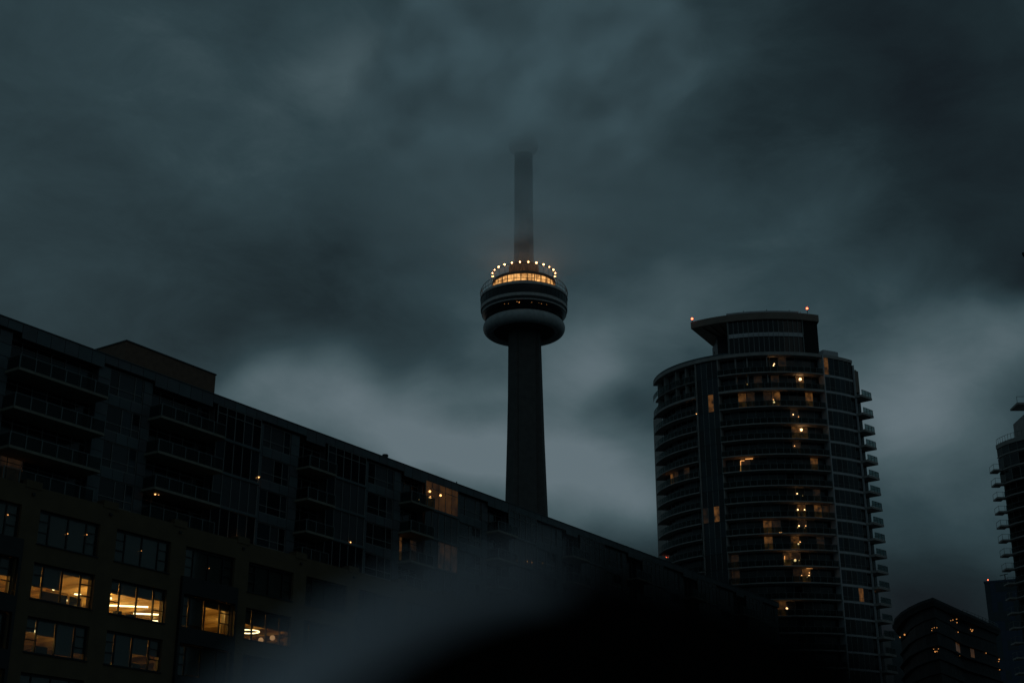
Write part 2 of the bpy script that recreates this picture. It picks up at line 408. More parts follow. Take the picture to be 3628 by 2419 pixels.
# desks / clutter silhouettes seen above sills
for s0, w_, zt in ((3.9, .5, 22.75), (5.2, .7, 22.65), (2.4, .3, 22.8), (-3.6, 1.1, 18.95), (-11.0, .9, 22.8), (-8.9, .6, 22.9), (6.0, .9, 18.8)):
    MB().box(s0, s0 + w_, 1.1, 1.6, zt - 1.2, zt).build('desk', blackin, B)
# mass
MB().box(S0, S1, 15.7, 34, 0, 30.0).build('rear_block', blackin, B)
MB().box(S0, S1, .8, 15.7, 29.9, 30.2).build('terrace_floor', slabm, B)
MB().box(S0, S0 + .3, .8, 15.7, 0, 29.9).build('end_wall', tan, B)

# ---- flats on top
FZ = [40.0, 36.85, 33.7, 30.55]; FH = 3.15
secs = [(-42, -39.5, 'pier'), (-39.5, -34, 'cur'), (-34, -33, 'pier'), (-33, -25, 'bal'), (-25, -24, 'pier'), (-24, -20, 'win'), (-20, -19, 'pier'), (-19, -14, 'cur'), (-14, -13.2, 'pier'),
        (-13.2, -10.2, 'win'), (-10.2, -9.0, 'pier'), (-9.0, -.3, 'bal'), (-.3, 1.0, 'pier'), (1.0, 4.7, 'win'), (4.7, 5.7, 'pier'), (5.7, 13.2, 'bal'), (13.2, 18.9, 'cur'),
        (18.9, 19.6, 'pier'), (19.6, 23.4, 'win'), (23.4, 24.6, 'pier')]
s = 24.6
while s < 130:
    secs += [(s, s + 3.8, 'bal'), (s + 3.8, s + 9.7, 'cur'), (s + 9.7, s + 10.5, 'pier'), (s + 10.5, s + 14.7, 'win'), (s + 14.7, s + 15.9, 'pier')]; s += 15.9
SE = s
uw = MB()        # structure behind panels
npan = 0
restpan = MB()
def panel(s0, s1, y, z0, z1, near):
    """cladding panel with recessed joints round it"""
    global npan
    j = .022; mm = clad if random.random() < .6 else clad2; pr = random.uniform(0, .012)
    if near and npan < 296 and s1 > -16:
        MB().box(s0 + j, s1 - j, y - pr, y + .05, z0 + j, z1 - j).build('panel', mm, B); npan += 1
    else: restpan.box(s0 + j, s1 - j, y - pr, y + .05, z0 + j, z1 - j)
WB = {}
def glazed(ws, h, kinds, tr=None):
    """one framed window strip: list of column widths, glass kind per column, optional transom height"""
    k = (tuple(ws), round(h, 2), tuple(x.name for x in kinds), tr)
    if k in WB: return WB[k]
    m = MB(); t = .055; x = 0; tot = sum(ws); mats = [whitefr]
    m.box(0, tot, 0, .09, 0, t); m.box(0, tot, 0, .09, h - t, h)
    for n_, w_ in enumerate(ws):
        if kinds[n_] not in mats: mats.append(kinds[n_])
        m.box(x, x + t, -.01, .1, t, h - t); m.box(x + t, x + w_, .05, .062, t, h - t, mats.index(kinds[n_]))
        if tr: m.box(x + t, x + w_, 0, .05, tr, tr + t)
        x += w_
    m.box(x - t, x, -.008, .1, t, h - t)
    WB[k] = m.mesh('window', mats); return WB[k]
for (s0, s1, ty) in secs:
    near = s0 < 62
    for f, z in enumerate(FZ):
        zt = z + FH
        if ty == 'pier':
            for q in range(3):
                panel(s0, s1, 1.42, z - .3 + q * 1.05, z - .3 + (q + 1) * 1.05, near)
        elif ty == 'win':
            n_ = max(2, round((s1 - s0) / 1.3)); dw = (s1 - s0) / n_
            for q in range(n_): panel(s0 + q * dw, s0 + (q + 1) * dw, 1.42, z - .3, z + .62, near and s0 < 40)
            tot = s1 - s0
            ws = (tot * .27, tot * .48, tot * .25) if f % 2 == 0 else (tot * .45, tot * .3, tot * .25)
            kk = [random.choice([darkgl, darkgl, bluedk, greygl]) for _ in ws]
            inst('window', glazed(ws, 2.23, kk, .68), B, loc=(s0, 1.5, z + .62))
        elif ty == 'cur':
            n_ = max(4, round((s1 - s0) / 1.12)); dw = (s1 - s0) / n_
            orange = (f == 0 and 42 < s0 < 46)
            base = greygl if (f in (1, 2) and s0 > 25) or (f == 2) else darkgl
            kk = [lit4 if orange else (lit1 if f == 2 and 40 < s0 < 50 and q > 1 else base if random.random() < .85 else bluedk) for q in range(n_)]
            inst('window', glazed([dw] * n_, 2.95, kk, 2.2 if f in (0,) else None), B, loc=(s0, 1.05, z + .0))
            MB().box(s0 - .15, s1 + .1, .95, 1.6, z - .22, z - .003).build('bay_sill', clad, B)
            uw.box(s0, s1, 1.17, 1.7, z + 2.95, zt - .23)
        else:
            # recess with doors, slab and railing
            tot = s1 - s0
            n_ = max(3, round(tot / 1.45)); dw = tot / n_
            kk = [random.choice([darkgl, darkgl, darkgl, bluedk]) for _ in range(n_)]
            if f == 2 and 40 < s0 < 41: kk[0] = lit2; kk[2] = lit1
            if f == 3 and s0 < -8 and s0 > -10: kk = [lit1] * 2 + kk[2:]
            inst('window', glazed([dw] * n_, 2.6, kk, 2.1), B, loc=(s0, 2.1, z + .03))
            uw.box(s0, s1, 2.2, 3.4, z + 2.63, zt)
            uw.box(s0 - .1, s0, 1.5, 3.4, z, zt); uw.box(s1, s1 + .1, 1.5, 3.4, z, zt)
            b0 = s0 - .3; b1 = s1 - .1; yf = -.3
            if f == 3:
                yf = .35; b0 = s0; b1 = s1; bal = MB().box(b0, b1, .85, 2.1, 30.203, 30.3).build('terrace', slabm, B); z = z + .62
            else: bal = MB().box(b0, b1, yf, 2.2, z - .62, z - .40).build('balcony', slabm, B)
            np_ = max(3, round((b1 - b0) / 1.45)); dp = (b1 - b0) / np_
            rm = MB(); rm.box(b0, b1, yf + .02, yf + .07, z + .62, z + .67); rm.box(b0 + .0, b0 + .05, yf + .07, 1.4, z + .62, z + .67)
            for q in range(np_ + 1):
                x = min(b0 + q * dp, b1 - .08); rm.box(x, x + .08, yf + .0, yf + .08, z - .5, z + .62)
            rm.build('railing', railmt, bal)
            if near and s0 > -12:
                pm = pane_mesh(dp - .12, 1.0, railgl)
                for q in range(np_): inst('glass_panel', pm, bal, loc=(b0 + q * dp + .1, yf + .03, z - .42))
                inst('glass_panel', pane_mesh(1.4, 1.0, railgl), bal, loc=(b0 + .02, yf + 1.55, z - .42), rz=-math.pi / 2)
            else:
                rr = MB()
                for q in range(np_): rr.box(b0 + q * dp + .1, b0 + (q + 1) * dp - .02, yf + .03, yf + .042, z - .42, z + .58)
                rr.build('railing_glass', railgl, bal, kind='stuff')
uw.box(-42, SE, 3.4, 30, 30.2, 43.0)
for (s0, s1, ty) in secs:
    if ty in ('pier', 'win'): uw.box(s0 + .001, s1 - .001, 1.61, 3.39, 30.2, 43.0)
uw.build('flats_wall', clad2, B)
# roof edge
n_ = int((SE + 42) / 1.4)
for q in range(n_):
    s0 = -42 + q * 1.4; mid = s0 + .7
    ty = next((t for a_, b_, t in secs if a_ <= mid < b_), 'pier')
    zb = 42.55 if ty == 'bal' else 43.0
    panel(s0, s0 + 1.4, 1.12, zb, 43.78, -12 < s0 < 62)
restpan.build('panel', clad, B, kind='stuff')
MB().box(-42, SE, 1.16, 30, 43.0, 43.74).build('roof', roofm, B)
MB().box(-42, SE, 1.05, 1.2, 43.78, 43.84).build('roof_coping', clad, B)
m = MB().lathe([(.001, 43.8), (.3, 43.8), (.3, 44.15), (.36, 44.15), (.3, 44.3), (.001, 44.3)], 14, (37.9, 1.6)); m.build('roof_vent', steel, B)
MB().tube((50.6, 1.6, 43.8), (50.6, 1.6, 44.25), .06).build('roof_vent', steel, B)
# roof house
ph = MB(); ph.box(7.7, 19.1, 8.0, 22, 43.74, 48.9, 0)
ph.build('roof_house', brown, B)
MB().box(7.63, 19.17, 7.93, 22.07, 48.9, 49.02).build('roof_house_coping', steel, B)
MB().box(7.62, 7.7, 8.6, 15, 43.74, 46.9).build('roof_house_panel', clad2, B)
# lamps of the flats, then glints on the windows below
def flamp(x, y, off, z=None, r=.09, m=warm):
    rr = ray(x, y); k = (off * math.cos(A) * 0 + 0)
    nx, ny = math.cos(A), -math.sin(A)
    k = (off + (-33.4) * nx + 112 * ny) / (rr[0] * nx + rr[1] * ny)
    p = Binv @ Vector((rr[0] * k, rr[1] * k, rr[2] * k + CZ))
    MB().ball(p, r, n=8).build('lamp_or_glint', m, B, smooth=True); return p
p = flamp(62, 1670.5, -2.3, r=.13); light('lamp_light', p + Vector((0, -.1, .15)), 1.5, (1, .3, .06), B, .1)
for x, y in ((550, 1750), (562, 1750)): flamp(x, y, -.95, r=.07)
p = flamp(843, 1907, -.8, r=.13); light('lamp_light', p + Vector((0, -.1, .15)), 1.0, (1, .35, .08), B, .1)
for x, y in ((1523, 1740), (1561, 1754), (1524, 1761)): flamp(x, y, -1.02, r=.12, m=warm)
flamp(1486, 1769, -1.0, r=.07); flamp(1242, 1920, -.95, r=.06); flamp(917, 1690, -.95, r=.07)
for x in range(0, 7): flamp(1755 + 27 * x + random.uniform(-6, 6), 1976 + x * 3, -.9, r=.035, m=dimw)
for x, y, rr in ((240, 1890, .045), (308, 1893, .045), (501, 1950, .03), (741, 2012, .03), (28, 1823, .05)): flamp(x, y, -.15, r=rr, m=dimw)  # glints on the unlit upper-row windows, put in as glowing dots

# ================================================================== communications tower
TX, TY = 7.4, 811
T = thing('observation_tower', 'tall concrete tower with lit round pod, its upper shaft fading into cloud', 'tower', (TX, TY, 0))
SC = 1.0
# core: hexagonal shaft
def hexring(r, z, rot=0): return [(r * math.cos(rot + math.pi / 3 * k), r * math.sin(rot + math.pi / 3 * k), z) for k in range(6)]
m = MB()
zs = [(0, 12.5), (100, 11.4), (205, 10.6), (270, 10.1), (330, 9.75)]
o = 0
for z, r in zs: m.v += hexring(r, z, math.radians(10))
for j in range(len(zs) - 1):
    for k in range(6):
        k2 = (k + 1) % 6; m.f.append((j * 6 + k, j * 6 + k2, j * 6 + 6 + k2, j * 6 + 6 + k)); m.m.append(0)
m.build('shaft', concrete, T)
for q, ang in enumerate((-14, 106, 226)):
    a = math.radians(ang); u = (math.cos(a), math.sin(a)); w = (-math.sin(a), math.cos(a)); m = MB()
    prof = [(0, 33), (60, 24), (120, 17.8), (170, 14.6), (206, 13.15), (250, 11.6), (290, 10.5), (325, 9.6)]
    for (z0, r0), (z1, r1) in zip(prof, prof[1:]):
        def P4(r, z, hw): return [(u[0] * 2 + w[0] * hw * 1.6, u[1] * 2 + w[1] * hw * 1.6, z), (u[0] * r + w[0] * hw, u[1] * r + w[1] * hw, z), (u[0] * r - w[0] * hw, u[1] * r - w[1] * hw, z), (u[0] * 2 - w[0] * hw * 1.6, u[1] * 2 - w[1] * hw * 1.6, z)]
        b = P4(r0, z0, 3.2); t_ = P4(r1, z1, 3.2)
        o = len(m.v); m.v += b + t_
        for f in ((1, 0, 4, 5), (2, 1, 5, 6), (3, 2, 6, 7)): m.f.append(tuple(o + i for i in f)); m.m.append(0)
    m.build('leg', concrete, T)
# radome
R, ru = 21.5, 3.65
m = MB(); m.lathe([(R + ru * math.cos(t), 321.4 + 4.1 * math.sin(t)) for t in [2 * math.pi * k / 28 for k in range(28)]], 96, closed=True)
m.build('radome', podwhite, T, smooth=True)
MB().lathe([(9.5, 318.5), (20, 318.9), (21, 318.5)], 96).build('pod_underside', concrete, T, smooth=True)
# pod body in bands
def ring(name, prof, m_, n=96, lab=None): return MB().lathe(prof, n).build(name, m_, T, smooth=False, label=lab)
ring('pod_neck', [(19, 325), (23.0, 326.4), (23.8, 326.8)], poddark)
ring('restaurant_glass', [(23.8, 326.8), (25.0, 328.6), (25.8, 330.2)], poddark)
ring('pod_band', [(25.8, 330.2), (26.05, 330.2), (26.1, 330.8), (25.9, 330.8)], podband)
ring('pod_recess', [(25.9, 330.8), (26.0, 331.3), (26.1, 332.6)], poddark)
ring('pod_band', [(26.1, 332.6), (26.7, 332.6), (26.8, 334.5), (26.4, 334.5)], podband)
ring('pod_recess', [(26.4, 334.5), (26.6, 337.2), (26.6, 340.1)], poddark)
ring('pod_band', [(26.6, 340.1), (27.0, 340.1), (26.9, 341.2), (26.6, 342.0), (18, 342.1)], podband)
m = MB()
for k in range(48):
    a = 2 * math.pi * k / 48
    m.tube((26.66 * math.cos(a), 26.66 * math.sin(a), 334.5), (26.72 * math.cos(a), 26.72 * math.sin(a), 340.1), .1, 4)
m.build('pod_mullions', steel, T)
for a, z_, r_ in ((-100, 328.9, .16), (-97, 328.4, .28), (-112, 328.2, .12), (-118, 328.5, .1), (-80, 328.6, .1), (-66, 328.3, .13), (-70, 328.7, .08), (-58, 328.5, .1)):
    a = math.radians(a); MB().ball((25.3 * math.cos(a), 25.3 * math.sin(a), z_), r_, n=8).build('restaurant_lamp', dimw, T, smooth=True)
# edge fence: curved posts with hoops
for k in range(56):
    a = 2 * math.pi * (k + .5) / 56; ca, sa = math.cos(a), math.sin(a)
    if sa > .35: continue
    m = MB(); pr = [(26.4, 341.9), (27.0, 343.6), (26.9, 345.6), (25.9, 347.4)]
    for (r0, z0), (r1, z1) in zip(pr, pr[1:]): m.tube((r0 * ca, r0 * sa, z0), (r1 * ca, r1 * sa, z1), .12, 5)
    m.build('fence_post', steel, T)
for r_, z_ in ((27.0, 343.6), (25.9, 347.4)):
    MB().lathe([(r_ - .1, z_ - .1), (r_ + .1, z_ - .1), (r_ + .1, z_ + .1), (r_ - .1, z_ + .1)], 96, closed=True).build('fence_rail', steel, T)
# lit deck
NP = 28
for k in range(NP):
    a0 = 2 * math.pi * (k + .5) / NP; a1 = 2 * math.pi * (k + 1.5) / NP
    if math.sin((a0 + a1) / 2) > .3: continue
    m = MB().lathe([(18.9, 345.6), (18.9, 349.9)], 3, a0=a0 + .012, a1=a1 - .012); m.build('deck_window', podlit, T)
    m = MB(); m.tube((19.0 * math.cos(a0), 19.0 * math.sin(a0), 342), (19.0 * math.cos(a0), 19.0 * math.sin(a0), 350.1), .22, 6); m.build('mullion', steel, T)
ring('deck_wall', [(18.95, 342.1), (18.95, 345.6), (18.3, 345.6), (18.3, 349.9)], poddark)
ring('deck_roof', [(18.6, 349.9), (19.6, 349.9), (19.7, 351.6), (13, 353.5), (9.6, 354)], fascia)
m = MB()
ring('upper_block', [(9.4, 353.5), (9.3, 362.5), (7.6, 362.9), (5.9, 363)], concrete, 24)
NL = 24
lr = 19.6
MB().lathe([(lr - .12, 356.7), (lr + .12, 356.7), (lr + .12, 356.95), (lr - .12, 356.95)], 96, closed=True).build('lamp_ring', steel, T)
for k in range(NL):
    a = -math.pi / 2 + math.radians(7.5 + 15 * k); c = (lr * math.cos(a), lr * math.sin(a), 357.4)
    MB().tube((18.9 * math.cos(a), 18.9 * math.sin(a), 351), (c[0], c[1], 356.8), .1, 5).build('lamp_post', steel, T)
    rr = random.choice([.34, .42, .50, .54]) * (.75 if k == 23 else 1)
    fl = MB().ball(c, rr, n=10).build('floodlight', ringl, T, smooth=True)
    light('floodlight_lamp', (c[0] * .985, c[1] * .985, c[2] - .8), 150, (1, .42, .12), T, .4)
# upper shaft and sky pod
m = MB(); hs = [(354, 6.3), (400, 5.9), (442, 5.8)]
for z, r in hs: m.v += hexring(r, z, 0)
for j in range(2):
    for k in range(6): m.f.append((j * 6 + k, j * 6 + (k + 1) % 6, j * 6 + 6 + (k + 1) % 6, j * 6 + 6 + k)); m.m.append(0)
m.build('upper_shaft', concrete, T)
ring('sky_pod', [(5.8, 441), (6.6, 442.5), (9.0, 445), (9.5, 447), (9.5, 451), (8, 453), (3.5, 454.5)], podband, 40)
MB().lathe([(3.2, 454), (2.6, 480), (1.4, 520), (.4, 553)], 12).build('antenna', steel, T)

# low cloud that swallows the top of the tower
def cloudmat(name, dens, lum=.6):
    """soft-edged drifting cloud: densest in the middle, thinning to nothing at the rim, with wisps"""
    m = bpy.data.materials.new(name); m.use_nodes = True; t = m.node_tree; t.nodes.clear()
    def mm(op, a, b):
        n = t.nodes.new('ShaderNodeMath'); n.operation = op
        for i, v_ in enumerate((a, b)):
            if isinstance(v_, (int, float)): n.inputs[i].default_value = v_
            else: t.links.new(v_, n.inputs[i])
        return n.outputs[0]
    tcn = t.nodes.new('ShaderNodeTexCoord'); ln = t.nodes.new('ShaderNodeVectorMath'); ln.operation = 'DOT_PRODUCT'
    wz = t.nodes.new('ShaderNodeTexNoise'); wz.inputs['Scale'].default_value = 1.7; wz.inputs['Detail'].default_value = 2; t.links.new(tcn.outputs['Object'], wz.inputs['Vector'])
    w1 = t.nodes.new('ShaderNodeVectorMath'); w1.operation = 'MULTIPLY_ADD'; t.links.new(wz.outputs['Color'], w1.inputs[0]); w1.inputs[1].default_value = (1.2, 1.2, .3); w1.inputs[2].default_value = (-.6, -.6, -.15)
    w2 = t.nodes.new('ShaderNodeVectorMath'); t.links.new(tcn.outputs['Object'], w2.inputs[0]); t.links.new(w1.outputs[0], w2.inputs[1])
    t.links.new(w2.outputs[0], ln.inputs[0]); t.links.new(w2.outputs[0], ln.inputs[1])
    nz = t.nodes.new('ShaderNodeTexNoise'); nz.inputs['Scale'].default_value = 2.6; nz.inputs['Detail'].default_value = 3; t.links.new(tcn.outputs['Object'], nz.inputs['Vector'])
    l0 = t.nodes.new('ShaderNodeVectorMath'); l0.operation = 'DOT_PRODUCT'; t.links.new(tcn.outputs['Object'], l0.inputs[0]); t.links.new(tcn.outputs['Object'], l0.inputs[1])
    e = mm('MAXIMUM', mm('SUBTRACT', 1, mm('MAXIMUM', ln.outputs['Value'], l0.outputs['Value'])), 0)
    d = mm('MULTIPLY', mm('MULTIPLY', mm('MULTIPLY', e, e), mm('MAXIMUM', mm('ADD', mm('MULTIPLY', mm('SUBTRACT', nz.outputs['Fac'], .5), 3.2), 1), .15)), dens)
    sc = t.nodes.new('ShaderNodeVolumeScatter'); sc.inputs['Color'].default_value = (.5, .5, .5, 1); t.links.new(d, sc.inputs['Density'])
    ab = t.nodes.new('ShaderNodeVolumeAbsorption'); ab.inputs['Color'].default_value = (0, 0, 0, 1); t.links.new(mm('MULTIPLY', d, .5), ab.inputs['Density'])
    em = t.nodes.new('ShaderNodeEmission'); em.inputs[0].default_value = (.034, .061, .073, 1)  # added glow stands in for skylight scattered inside the cloud
    fz = t.nodes.new('ShaderNodeTexNoise'); fz.inputs['Scale'].default_value = 3.2; fz.inputs['Detail'].default_value = 6; fz.inputs['Roughness'].default_value = .6; t.links.new(tcn.outputs['Object'], fz.inputs['Vector'])
    t.links.new(mm('MULTIPLY', d, mm('ADD', mm('MULTIPLY', mm('SUBTRACT', fz.outputs['Fac'], .5), 2.0), lum)), em.inputs[1])
    a1 = t.nodes.new('ShaderNodeAddShader'); a2 = t.nodes.new('ShaderNodeAddShader')
    t.links.new(sc.outputs[0], a1.inputs[0]); t.links.new(ab.outputs[0], a1.inputs[1]); t.links.new(a1.outputs[0], a2.inputs[0]); t.links.new(em.outputs[0], a2.inputs[1])
    o = t.nodes.new('ShaderNodeOutputMaterial'); t.links.new(a2.outputs[0], o.inputs['Volume'])
    return m
def cloud(c, r, dens, seed):
    m = MB(); m.lathe([(max(1e-3, math.sin(math.pi * j / 20)), -math.cos(math.pi * j / 20)) for j in range(21)], 40)
    o = m.build('low_cloud', cloudmat('cloud', dens), kind='stuff', smooth=True, loc=c); o.scale = r; o.rotation_euler.z = seed
    return o
cloud((TX, TY, 402), (170, 150, 52), .013, 1)
cloud((TX, TY, 500), (150, 120, 76), .34, 2)
cloud((TX, TY, 375), (60, 56, 27), .022, 3)

# ================================================================== round condominium tower
def EP(C, a, b, phi, off=0):
    return (C[0] + (a + off) * math.sin(phi), C[1] - (b + off) * math.cos(phi))
def arcband(m, E, f0, f1, o0, o1, z0, z1, n, mi=0):
    """solid curved band between two offsets of the plan curve"""
    ps = [f0 + (f1 - f0) * k / n for k in range(n + 1)]
    o = len(m.v)
    for f in ps:
        a = E(f, o0); b = E(f, o1)
        m.v += [(a[0], a[1], z0), (b[0], b[1], z0), (b[0], b[1], z1), (a[0], a[1], z1)]
    for k in range(n):
        q = o + 4 * k
        for e in ((0, 1), (1, 2), (2, 3), (3, 0)):
            m.f.append((q + e[0], q + e[1], q + 4 + e[1], q + 4 + e[0])); m.m.append(mi)
    m.f.append((o, o + 3, o + 2, o + 1)); m.m.append(mi); q = o + 4 * n; m.f.append((q, q + 1, q + 2, q + 3)); m.m.append(mi)
R_ = math.radians
def cell_window(E, f0, f1, off, z, h, kind, parent, meshes, bars=True, join=None, rail=.0):
    p0 = E(f0, off); p1 = E(f1, off); w = math.hypot(p1[0] - p0[0], p1[1] - p0[1]); rz = math.atan2(p1[1] - p0[1], p1[0] - p0[0])
    key = (round(w, 1), round(h, 1), kind.name)
    if join is not None:
        cs, sn = math.cos(rz), math.sin(rz)
        def q(x, y, zz): return (p0[0] + x * cs - y * sn, p0[1] + x * sn + y * cs, z + zz)
        mi = 1 if kind is darkgl else 2 if kind is bluedk else 3 if kind is greygl else 4 if kind is lit1 else 5
        def bx(x0, x1, y0, y1, a_, b_, mm): join.hexa([q(x0, y0, a_), q(x1, y0, a_), q(x1, y1, a_), q(x0, y1, a_), q(x0, y0, b_), q(x1, y0, b_), q(x1, y1, b_), q(x0, y1, b_)], mm)
        bx(0, .10, -.02, .08, 0, h, 0); bx(.10, w, .02, .03, 0, h, mi)
        return
    if key not in meshes:
        m = MB(); t = .10
        m.box(0, t, -.02, .08, 0, h, 0); m.box(t, w, -.0, .06, 0, t, 0); m.box(t, w, 0, .06, h - t, h, 0)
        m.box(t, w, .03, .04, t, h - t, 1)
        if bars: m.box(t, w, 0, .03, h * .27, h * .27 + .04, 0)
        meshes[key] = m.mesh('window', [whitefr, kind])
    return inst('window', meshes[key], parent, loc=(p0[0], p0[1], z), rz=rz)

C1 = (50, 268)
def E1(f, o=0): return EP(C1, 22, 18, f, o)
T2 = thing('round_condominium_tower', 'tall curved condominium tower with stacked ring balconies and an overhanging roof canopy', 'building', (0, 0, 1.7))
ZT = [94.0, 90.0, 86.8, 83.3] + [80 - 2.95 * k for k in range(0, 27)]
meshes = {}
ZB = ZT[1:]
# lit windows: (floor slab index in ZB, section, cell) -> glass
LIT = {}
def px_cell(x, y):   # which floor and angle a picture point of the front falls on
    r = ray(x, y); best = None
    for k in range(-90, 52):
        f = R_(k); p_ = E1(f, -1); e = abs(p_[0] / p_[1] - r[0] / r[1])
        if best is None or e < best[0]: best = (e, f, p_)
    z = best[2][1] * r[2] / r[1]
    return z, best[1]
for x, y, g_ in ((2771, 1289, lit1), (2918, 1300, lit2), (2680, 1355, lit1), (2755, 1350, lit1), (2838, 1343, lit2), (2771, 1289, lit1),
                 (2630, 1414, lit2), (2645, 1414, lit1), (2722, 1415, lit1), (2740, 1420, lit2), (2885, 1432, lit2), (2530, 1441, lit3), (2515, 1446, lit3), (2812, 1468, lit1),
                 (2824, 1512, lit2), (2840, 1515, lit2), (2830, 1572, lit1), (2655, 1632, lit1), (2890, 1640, lit2), (2374, 1707, lit2), (2385, 1710, lit1), (2425, 1705, lit1), (2900, 1760, lit1), (2830, 1808, lit2), 
                 (2892, 1805, lit2), (2917, 1808, lit2), (2930, 1812, lit1), (2536, 1837, lit3), (2505, 1845, lit1), (2730, 1860, lit2), (2745, 1865, lit1), (2835, 1866, lit1), (2733, 1920, lit1), (2740, 1925, lit2), (2829, 1926, lit2), (2915, 1930, lit1),
                 (2780, 1985, lit2), (2815, 1980, lit1), (2830, 1985, lit1), (2840, 2035, lit1), (2870, 2035, lit2), (3045, 2100, lit2), (3082, 2110, lit2), (3030, 2110, lit1), (2775, 2148, lit3), (2760, 2148, lit1), (3058, 1835, lit1), (2600, 2040, lit1), (2605, 1990, lit1)):
    z, f = px_cell(x, y); fl = min(range(len(ZB)), key=lambda k: abs(z - (ZB[k] + 1.4))); LIT[(fl, round(math.degrees(f)))] = g_
def kind_for(fl, d0, d1, dflt):
    for (a_, d), g_ in LIT.items():
        if a_ == fl and d0 <= d < d1: return g_
    return dflt
rest = MB(); nwin = 0
body = MB()
arcband(body, E1, R_(-88), R_(51), -14, -2.0, -1.7, 93.2, 40)
body.build('core', blackin, T2)
MB().box(55, 66.2, 257.5, 290, -1.7, 93).build('core', slabg, T2)
MB().box(30, 60, 268, 288, -1.7, 92.5).build('core', slabg, T2)
for fl, z in enumerate(ZB):
    top = ZT[fl]; h = top - z - .22
    vis = z > 34
    # --- left balconies, central balconies
    for (d0, d1, nseg, n_w) in ((-90, -44.5, 14, 9), (-31, 22.5, 16, 12)):
        if vis:
            m = MB(); big = fl == 1
            arcband(m, E1, R_(d0), R_(d1), -1.95, 0 if not (fl == 0 and d0 < -60) else -.5, z - .2, z + (.02 if not big else .02), nseg)
            if big: arcband(m, E1, R_(d0), R_(d1), -.3, .06, z - .45, z - .203, nseg)
            b = m.build('balcony', slabg, T2)
            m = MB(); arcband(m, E1, R_(d0), R_(d1), -.14, -.08, z + 1.05, z + 1.1, nseg)
            for k in range(nseg + 1):
                f = R_(d0 + (d1 - d0) * k / nseg); p_ = E1(f, -.11)
                m.box(p_[0] - .04, p_[0] + .04, p_[1] - .04, p_[1] + .04, z + .02, z + 1.05)
            m.build('railing', railmt, b)
            m = MB(); arcband(m, E1, R_(d0), R_(d1), -.12, -.10, z + .1, z + 1.02, nseg); m.build('railing_glass', railgl, b)
        off = -1.6
        for k in range(n_w):
            a0 = d0 + (d1 - d0) * k / n_w; a1 = d0 + (d1 - d0) * (k + 1) / n_w
            kd = random.choice([darkgl, darkgl, bluedk, greygl] if d0 > -60 else [darkgl, greygl, darkgl])
            if k == 0 and d0 > -60: kd = darkgl
            kd = kind_for(fl, a0, a1, kd)
            if fl < 15 and d0 > -60 and nwin < 296: cell_window(E1, R_(a0), R_(a1), off, z + .02, h, kd, T2, meshes, bars=k % 3 == 1); nwin += 1
            elif vis or True: cell_window(E1, R_(a0), R_(a1), off, z + .02, h, kd, T2, meshes, join=rest)
    # --- flush glass strips
    for (d0, d1, n_w, off) in ((-44, -31.3, 4, -.55), (23, 43, 6, -.25)):
        m = MB(); sp_h = .36 if d0 > 0 else .1
        arcband(m, E1, R_(d0), R_(d1), -1.9, off + .03, z - sp_h, z, 5)
        m.build('floor_band', spandrel if d0 > 0 else bluedk, T2)
        for k in range(n_w):
            a0 = d0 + (d1 - d0) * k / n_w; a1 = d0 + (d1 - d0) * (k + 1) / n_w
            kd = kind_for(fl, a0, a1, random.choice([bluedk, bluedk, darkgl]) if d0 < 0 else random.choice([darkgl, darkgl, bluedk]))
            if d0 > 0 and fl < 15 and nwin < 296: cell_window(E1, R_(a0), R_(a1), off, z, h - (.14 if d0 > 0 else -.1), kd, T2, meshes); nwin += 1
            else: cell_window(E1, R_(a0), R_(a1), off, z, h - (.14 if d0 > 0 else -.1), kd, T2, meshes, join=rest)
    # --- right corner balconies
    if vis and fl > 0:
        m = MB(); arcband(m, E1, R_(43), R_(52.5), -2.4, 1.25, z - .42, z, 3)
        b = m.build('balcony', slabg, T2)
        m = MB(); arcband(m, E1, R_(44), R_(52.5), 1.1, 1.16, z + 1.05, z + 1.1, 3)
        for k in range(4):
            p_ = E1(R_(44 + 8.4 * k / 3), 1.13); m.box(p_[0] - .04, p_[0] + .04, p_[1] - .04, p_[1] + .04, z, z + 1.05)
        pa = E1(R_(52.4), 1.1); pb = E1(R_(52.4), -.9)
        m.tube((pa[0], pa[1], z + 1.07), (pb[0], pb[1], z + 1.07), .035, 4)
        m.build('railing', railmt, b)
        m = MB(); arcband(m, E1, R_(44), R_(52.5), 1.12, 1.14, z + .08, z + 1.03, 3); m.build('railing_glass', railgl, b)
    if fl > 0:
        for k in range(3):
            a0 = 43.4 + 2.7 * k
            cell_window(E1, R_(a0), R_(a0 + 2.7), -.9, z, h - .25, kind_for(fl, a0, a0 + 2.7, darkgl), T2, meshes, join=rest)
rest.build('window', [whitefr, darkgl, bluedk, greygl, lit1, lit2], T2, kind='stuff')
# vertical ribs
for d, o0, o1, zt in ((-44.3, -1.9, -.3, 94), (-31.2, -1.9, -.3, 94), (22.8, -1.9, .05, 94), (43.2, -1.9, .05, 93)):
    m = MB(); arcband(m, E1, R_(d), R_(d + .45), o0, o1, 15, zt, 1); m.build('rib', spandrel if d > 0 else slabg, T2)
for d in (-84, -72, -60, -52, -22, -16, -6):
    m = MB(); arcband(m, E1, R_(d), R_(d + .5), -1.7, -.7, 86.8, 93.4, 1); m.build('fin', slabg, T2)
# roof rim of the main block
m = MB(); arcband(m, E1, R_(-90), R_(22.5), -12, -.15, 93.35, 94.0, 40); arcband(m, E1, R_(23), R_(43), -12, -.1, 93.4, 94.0, 10); m.build('roof', slabg, T2)
m = MB(); arcband(m, E1, R_(-90), R_(-25), -.6, -.2, 94.0, 94.35, 26); m.build('roof_coping', clad, T2)
